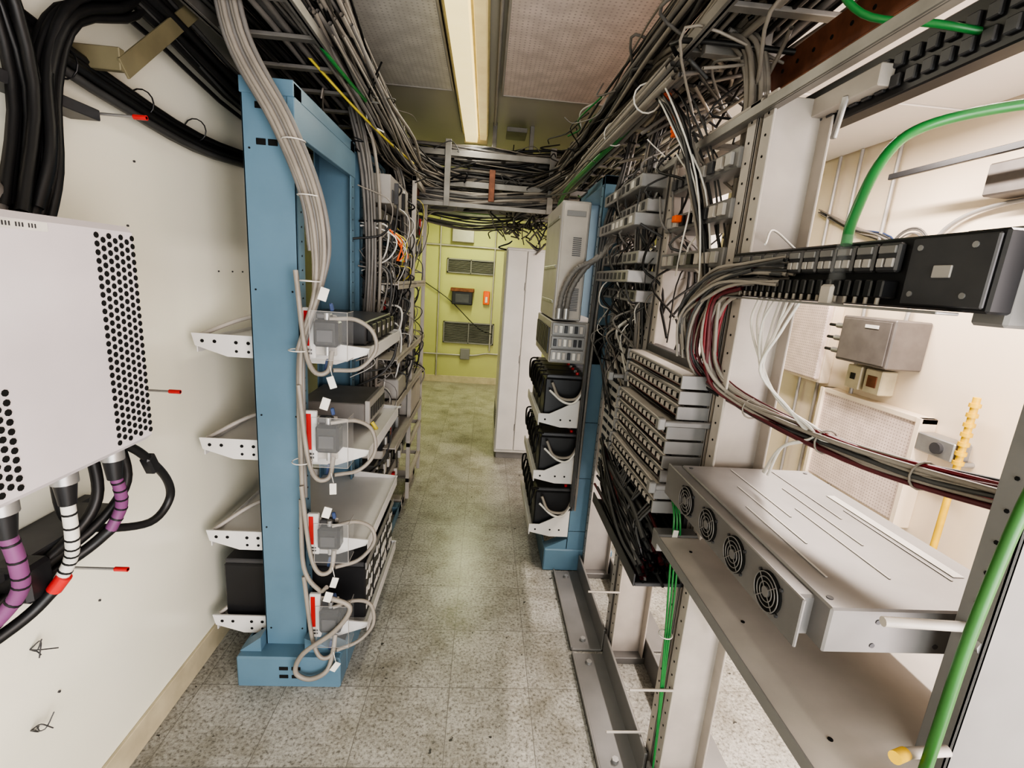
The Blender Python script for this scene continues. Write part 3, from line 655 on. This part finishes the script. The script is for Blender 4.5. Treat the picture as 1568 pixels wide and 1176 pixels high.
b = B('power_wire_harness')
bundle(b, [(.59, .92, 1.60), (.565, 1.05, 1.60), (.55, 1.15, 1.575), (.535, 1.24, 1.50), (.55, 1.25, 1.40)], 26, .014, (.0035, .0045), ['cg2', 'cg2', 'cg', 'cg3'], .6, .024)
bundle(b, [(.58, 1.0, 1.60), (.565, 1.12, 1.58), (.55, 1.20, 1.50), (.56, 1.22, 1.38), (.61, 1.17, 1.31), (.66, 1.02, 1.285), (.70, .80, 1.275), (.74, .65, 1.29), (.84, .50, 1.31), (.95, .40, 1.33)], 15, .017, (.0042,), ['red', 'maroon', 'black', 'cg2', 'maroon', 'cg3'], .4)
bundle(b, [(.58, 1.05, 1.58), (.57, 1.14, 1.55), (.575, 1.16, 1.45), (.60, 1.15, 1.35), (.64, 1.07, 1.30), (.69, .85, 1.28), (.73, .68, 1.285), (.82, .52, 1.30), (.95, .40, 1.31)], 16, .017, (.004, .005), ['red', 'cg2', 'cg2', 'cg2', 'maroon', 'black'], .4)
for y, z, x in ((1.05, 1.29, .65), (.85, 1.28, .69), (.68, 1.285, .73)): b.ring((x, y, z), 'y', .024, .002, 'cg2', 14)
for i in range(8):
    y = 1.02-.02*i; o = R(-.012, .012)
    b.tube([(.60, y, 1.55), (.592+o, y+.01, 1.49), (.60+o, .96+o, 1.40), (.645, .93+o, 1.33), (.68+o, .86, 1.29)] + ([(.72, .75, 1.28)] if i % 2 else [(.66, .93, 1.24), (.66, .97+o, 1.16)]), .003, 'cw', 7)
b.tube([(.58, 1.0, 1.66), (.64, 1.08, 1.70), (.72, 1.1, 1.66), (.74, 1.0, 1.60)], .0025, 'cw', 6)
b.build()

b = B('green_ground_cable')
b.tube([(1.3, .9, 1.95), (.95, .80, 1.90), (.80, .81, 1.875), (.70, .825, 1.84), (.64, .81, 1.78), (.60, .79, 1.69), (.59, .78, 1.645)], .0085, 'green', 12)
b.cyl((.59, .78, 1.66), (.585, .78, 1.58), .012, 'clear', 12); b.box(.570, .60, .765, .795, 1.545, 1.58, 'offw', .004)
b.tube([(.78, .85, 2.25), (.66, .90, 2.22), (.60, .95, 2.13), (.62, .9, 2.04), (.70, .83, 2.0), (.76, .8, 1.98)], .006, 'green', 10)
b.build()
b = B('green_riser_cable'); b.tube([(.66, .43, 1.50), (.62, .448, 1.40), (.61, .458, 1.2), (.61, .46, 1.0), (.61, .46, .6), (.61, .46, .02)], .0068, 'greend', 12)
b.build()
b = B('green_thin_cables')
for i in range(3): b.tube([(.55, 1.2, 1.0), (.54+.008*i, 1.13, .96), (.55+.01*i, 1.125, .80), (.57+.005*i, 1.12, .53), (.595, 1.12, .12), (.6, 1.15, .03)], .003, 'green', 8)
b.tube([(.56, 1.12, .83), (.60, 1.08, .82), (.68, 1.05, .72), (.72, 1.1, .6)], .006, 'greend', 8); b.ring((.565, 1.12, .6), 'z', .018, .002, 'cw'); b.obox((.545, 1.12, .9), (.015, .003, .05), (0, .1, 0), 'cw')
b.build()

b = B('fan_cooled_rectifier')
b.box(.525, .86, .565, 1.10, 1.045, 1.12, 'rect', .003); b.box(.50, .53, .60, 1.11, 1.045, 1.115, 'rect', .004)
b.box(.496, .502, .585, 1.115, 1.035, 1.118, 'rect', .003)
for i in range(4):
    y = .66+i*.108; c = (.4945, y, 1.077)
    b.disc(c, 'x', .034, 'hole', 28, .002)
    for r in (.032, .024, .016): b.ring((.490, y, 1.077), 'x', r, .001, 'rect')
    b.disc((.4905, y, 1.077), 'x', .009, 'rect', 16, .002)
    for a in range(4):
        t = math.pi/4+a*math.pi/2; b.cyl((.490, y, 1.077), (.490, y+.033*math.cos(t), 1.077+.033*math.sin(t)), .001, 'rect', 5)
        b.disc((.4945, y+.034*math.cos(t)*1.2, 1.077+.03*math.sin(t)*1.1), 'x', .003, 'dgrey', 8, .002)
for i in range(7):
    x = .57+i*.036
    y = .64+(i % 3)*.10; b.box(x, x+.004, y, y+.24, 1.12, 1.1215, 'lgrey', .001)
for (x, y) in ((.54, .59), (.84, .59), (.54, 1.08), (.84, 1.08)): b.disc((x, y, 1.1203), 'z', .005, 'dgrey')
b.box(.80, .82, .65, .95, 1.1205, 1.1215, 'cw', 0)
for z in (1.06, 1.10): b.disc((.60, .5645, z), 'y', .004, 'dgrey'); b.disc((.70, .5645, z), 'y', .004, 'dgrey')
b.build()
b = B('rod_handle'); b.cyl((.575, .535, 1.125), (.72, .52, 1.13), .007, 'offw', 12); b.cyl((.69, .52, 1.115), (.69, .50, 1.115), .01, 'galv', 8); b.build()
b = B('equipment_shelf'); b.box(.50, .95, .50, 1.12, .895, .905, 'offw', .002); b.box(.496, .50, .48, 1.13, .888, .912, 'grey', .001); b.box(.94, .945, .5, 1.12, .875, .93, 'grey'); b.box(.50, .62, 1.12, 1.16, .86, .91, 'grey')
for y in (.55, .8, 1.05): b.disc((.56, y, .9053), 'z', .004)
b.build()
b = B('rack_side_rail'); b.box(.84, .86, .55, 1.13, .985, 1.04, 'grey', .002); b.build()
b = B('coiled_yellow_cable')
for r in (.03, .036, .042): b.ring((.56, .66, .86-r*.2), 'x', r, .003, random.choice(('ylw', 'rust')))
b.build()
b = B('black_power_cable'); b.tube([(.66, .30, 1.13), (.62, .36, 1.07), (.60, .41, 1.01), (.595, .44, .93), (.6, .46, .7)], .010, 'black', 12); b.cyl((.60, .42, .99), (.597, .43, .965), .011, 'purple', 12); b.build()
b = B('yellow_capped_stud'); b.cyl((.575, .47, .97), (.60, .48, .965), .008, 'yellow', 14); b.cyl((.60, .48, .965), (.66, .48, .97), .007, 'offw', 12); b.build()

b = B('overhead_fuse_strip'); b.box(.75, .79, .4, 1.31, 1.94, 2.035, 'blackp', .003)
for i in range(26):
    for j in range(2): b.box(.742, .751, .43+i*.034, .452+i*.034, 1.955+j*.035, 1.978+j*.035, 'dgrey', .002)
b.build()
b = B('copper_ground_bar'); b.box(.74, .748, .4, 1.40, 2.09, 2.17, 'rust', .001)
for i in range(16): b.disc((.7395, .44+i*.06, 2.13), 'x', .005)
b.build()
b = B('strut_channel'); b.box(.735, .75, .4, 1.42, 2.045, 2.08, 'tray'); b.disc((.734, 1.33, 2.06), 'x', .015)
b.box(.69, .72, 1.38, 1.42, 2.0, 2.25, 'tray'); b.obox((.72, 1.05, 1.93), (.008, .015, .08), (.2, 0, 0), 'galv'); b.box(.55, .80, 1.4, 1.43, 2.18, 2.21, 'tray'); b.build()
b = B('drop_cable_bundle')
bundle(b, [(.58, 2.1, 2.32), (.57, 1.8, 2.32), (.60, 1.55, 2.27), (.65, 1.38, 2.20), (.675, 1.33, 2.08), (.68, 1.32, 1.9), (.68, 1.32, 1.6), (.66, 1.28, 1.45)], 26, .024, (.006, .0075), ['cg', 'cg2', 'cg2', 'cg2'], .08)
bundle(b, [(.60, 2.0, 2.3), (.55, 1.7, 2.2), (.56, 1.5, 2.05), (.60, 1.4, 1.85), (.62, 1.3, 1.6), (.60, 1.25, 1.4)], 16, .035, (.003, .005), ['cg3', 'black', 'cw', 'cg2', 'cg3'], .4)
for i in range(55):
    y = R(1.4, 2.2); z = R(1.6, 2.25); b.tube([(R(.52, .78), y, z), (R(.52, .78), y+R(-.06, .06), z-.1), (R(.56, .75), y+R(-.1, .1), z-R(.15, .3)), (R(.6, .75), y+R(-.12, .12), z-R(.3, .5))], R(.002, .005), random.choice(cols), 5, 5, False)
for i in range(40):
    y = R(.9, 2.0); z = R(2.1, 2.4); b.tube([(R(.5, .8), y, z), (R(.45, .85), y+R(0, .2), z+R(-.05, .08)), (R(.5, .85), y+R(.2, .4), z-R(0, .1))], R(.004, .008), random.choice(G), 6, 5, False)
b.build()
b = B('orange_label_tags'); b.box(.57, .60, 1.5, 1.53, 1.76, 1.78, 'orange'); b.build()

# ------------------------------------------------------------------ right wall equipment
b = B('electric_wall_heater'); b.box(2.42, 2.5, 2.35, 3.1, .34, .95, 'hdots', .01); b.box(2.40, 2.5, 2.33, 2.36, .32, .97, 'wallr'); b.box(2.40, 2.5, 3.09, 3.12, .32, .97, 'wallr'); b.box(2.41, 2.5, 2.33, 3.12, .94, .97, 'wallr'); b.build()
b = B('wall_panel_box'); b.box(2.4, 2.5, 3.2, 3.6, 1.0, 1.55, 'hdots', .01); b.box(2.43, 2.5, 3.18, 3.62, .98, 1.57, 'wallr', .004); b.build()
b = B('disconnect_switch_box'); b.box(2.28, 2.5, 2.50, 2.90, 1.2, 1.48, 'boxg', .008); b.box(2.272, 2.28, 2.52, 2.88, 1.215, 1.465, 'boxg', .004)
for z in (1.25, 1.33, 1.41): b.cyl((2.32, 2.9, z), (2.32, 2.98, z), .018, 'galv', 12); b.cyl((2.32, 2.98, z), (2.32, 3.05, z), .01, 'blackp', 10)
b.box(2.268, 2.272, 2.6, 2.7, 1.42, 1.44, 'cw'); b.build()
b = B('outlet_boxes'); b.box(2.4, 2.5, 2.80, 2.92, 1.02, 1.17, 'trim', .006); b.box(2.4, 2.5, 2.64, 2.77, 1.02, 1.17, 'trim', .006); b.box(2.395, 2.4, 2.84, 2.88, 1.08, 1.12, 'blackp'); b.box(2.395, 2.4, 2.67, 2.74, 1.06, 1.13, 'rust'); b.build()
b = B('yellow_gas_pipe'); b.cyl((2.42, 2.1, .05), (2.42, 2.1, 1.15), .016, 'yellow', 12)
for i in range(8): b.cyl((2.42, 2.1, .75+i*.05), (2.42, 2.1, .77+i*.05), .024, 'yellow', 8)
b.cyl((2.42, 2.1, .8), (2.5, 2.1, .8), .014, 'galv'); b.box(2.40, 2.5, 2.12, 2.33, .80, .9, 'galv', .006); b.cyl((2.38, 2.2, .85), (2.5, 2.2, .85), .03, 'dgrey'); b.build()
b = B('electrical_conduit')
for y in (3.3, 3.5, 2.98): b.tube([(2.47, y, 2.57), (2.47, y, 1.6), (2.47, y-.05, 1.0), (2.47, y-.05, .2)], .012, 'lgrey')
b.tube([(2.47, 1.6, 2.05), (2.47, 2.2, 2.08), (2.47, 2.5, 2.02), (2.47, 2.62, 1.85), (2.47, 2.65, 1.48)], .012, 'lgrey')
for r in (.10, .12, .13): b.ring((2.46, 2.75, 1.88), 'x', r, .005, 'cg')
bundle(b, [(2.47, 3.6, 2.2), (2.46, 3.2, 2.05), (2.46, 2.9, 1.95), (2.46, 2.7, 1.75)], 8, .03, (.005,), ['cg', 'cg3', 'bluew', 'cg2'], .5); b.build()
b = B('wall_junction_box'); b.box(2.36, 2.5, 1.95, 2.3, 2.1, 2.25, 'boxg', .008); b.box(2.2, 2.22, 1.9, 2.7, 2.24, 2.27, 'blackp'); b.build()
b = B('white_cable_duct'); b.box(1.45, 1.60, 3.3, 3.45, 0, 2.3, 'offw', .005); b.cyl((1.35, 3.2, 0), (1.35, 3.2, 2.5), .012, 'black'); b.build()

# ------------------------------------------------------------------ lights
def area(name, loc, rot, sx, sy, power, col):
    l = bpy.data.lights.new(name, 'AREA'); l.shape = 'RECTANGLE'; l.size = sx; l.size_y = sy; l.energy = power; l.color = col
    o = bpy.data.objects.new(name, l); o.location = loc; o.rotation_euler = rot; scene.collection.objects.link(o); return o
area('doorway_daylight_side', (1.6, -1.25, 1.1), (math.radians(95), 0, math.radians(4)), 1.3, 2.0, 85, (1, .87, .83))
area('doorway_daylight', (.3, -1.25, 1.0), (math.radians(88), 0, math.radians(24)), 1.4, 1.8, 46, (.98, 1, .97))
area('aisle_tube_lamp', (-.12, 2.5, 2.47), (0, 0, 0), .1, 2.3, 9, (1, .95, .82))
area('side_aisle_fill_light', (1.75, 1.8, 2.5), (0, 0, 0), .1, 2.3, 90, (1, .89, .82))  # added fill brightening the right aisle, no fixture hangs here
area('back_tube_lamp', (-.12, 5.6, 2.45), (0, 0, 0), .15, 1.2, 32, (.97, 1, .58))
w = bpy.data.worlds.new('World'); scene.world = w; w.use_nodes = True
w.node_tree.nodes['Background'].inputs[0].default_value = (.85, .92, 1, 1); w.node_tree.nodes['Background'].inputs[1].default_value = 1.2

# ------------------------------------------------------------------ camera
cam = bpy.data.cameras.new('Camera'); cam.lens = 36*720/1568; cam.sensor_width = 36; cam.clip_start = .02
co = bpy.data.objects.new('Camera', cam); scene.collection.objects.link(co)
r = Vector((.9963, -.0528, .0715)).normalized(); bk = Vector((-.0672, -.9739, .2167)).normalized(); up = bk.cross(r).normalized(); r = up.cross(bk)
mx = Matrix((r, up, bk)).transposed().to_4x4(); mx.translation = (0, 0, 1.55); co.matrix_world = mx
scene.camera = co
scene.view_settings.view_transform = 'AgX'
scene.view_settings.look = 'AgX - High Contrast'
scene.view_settings.exposure = 0.08
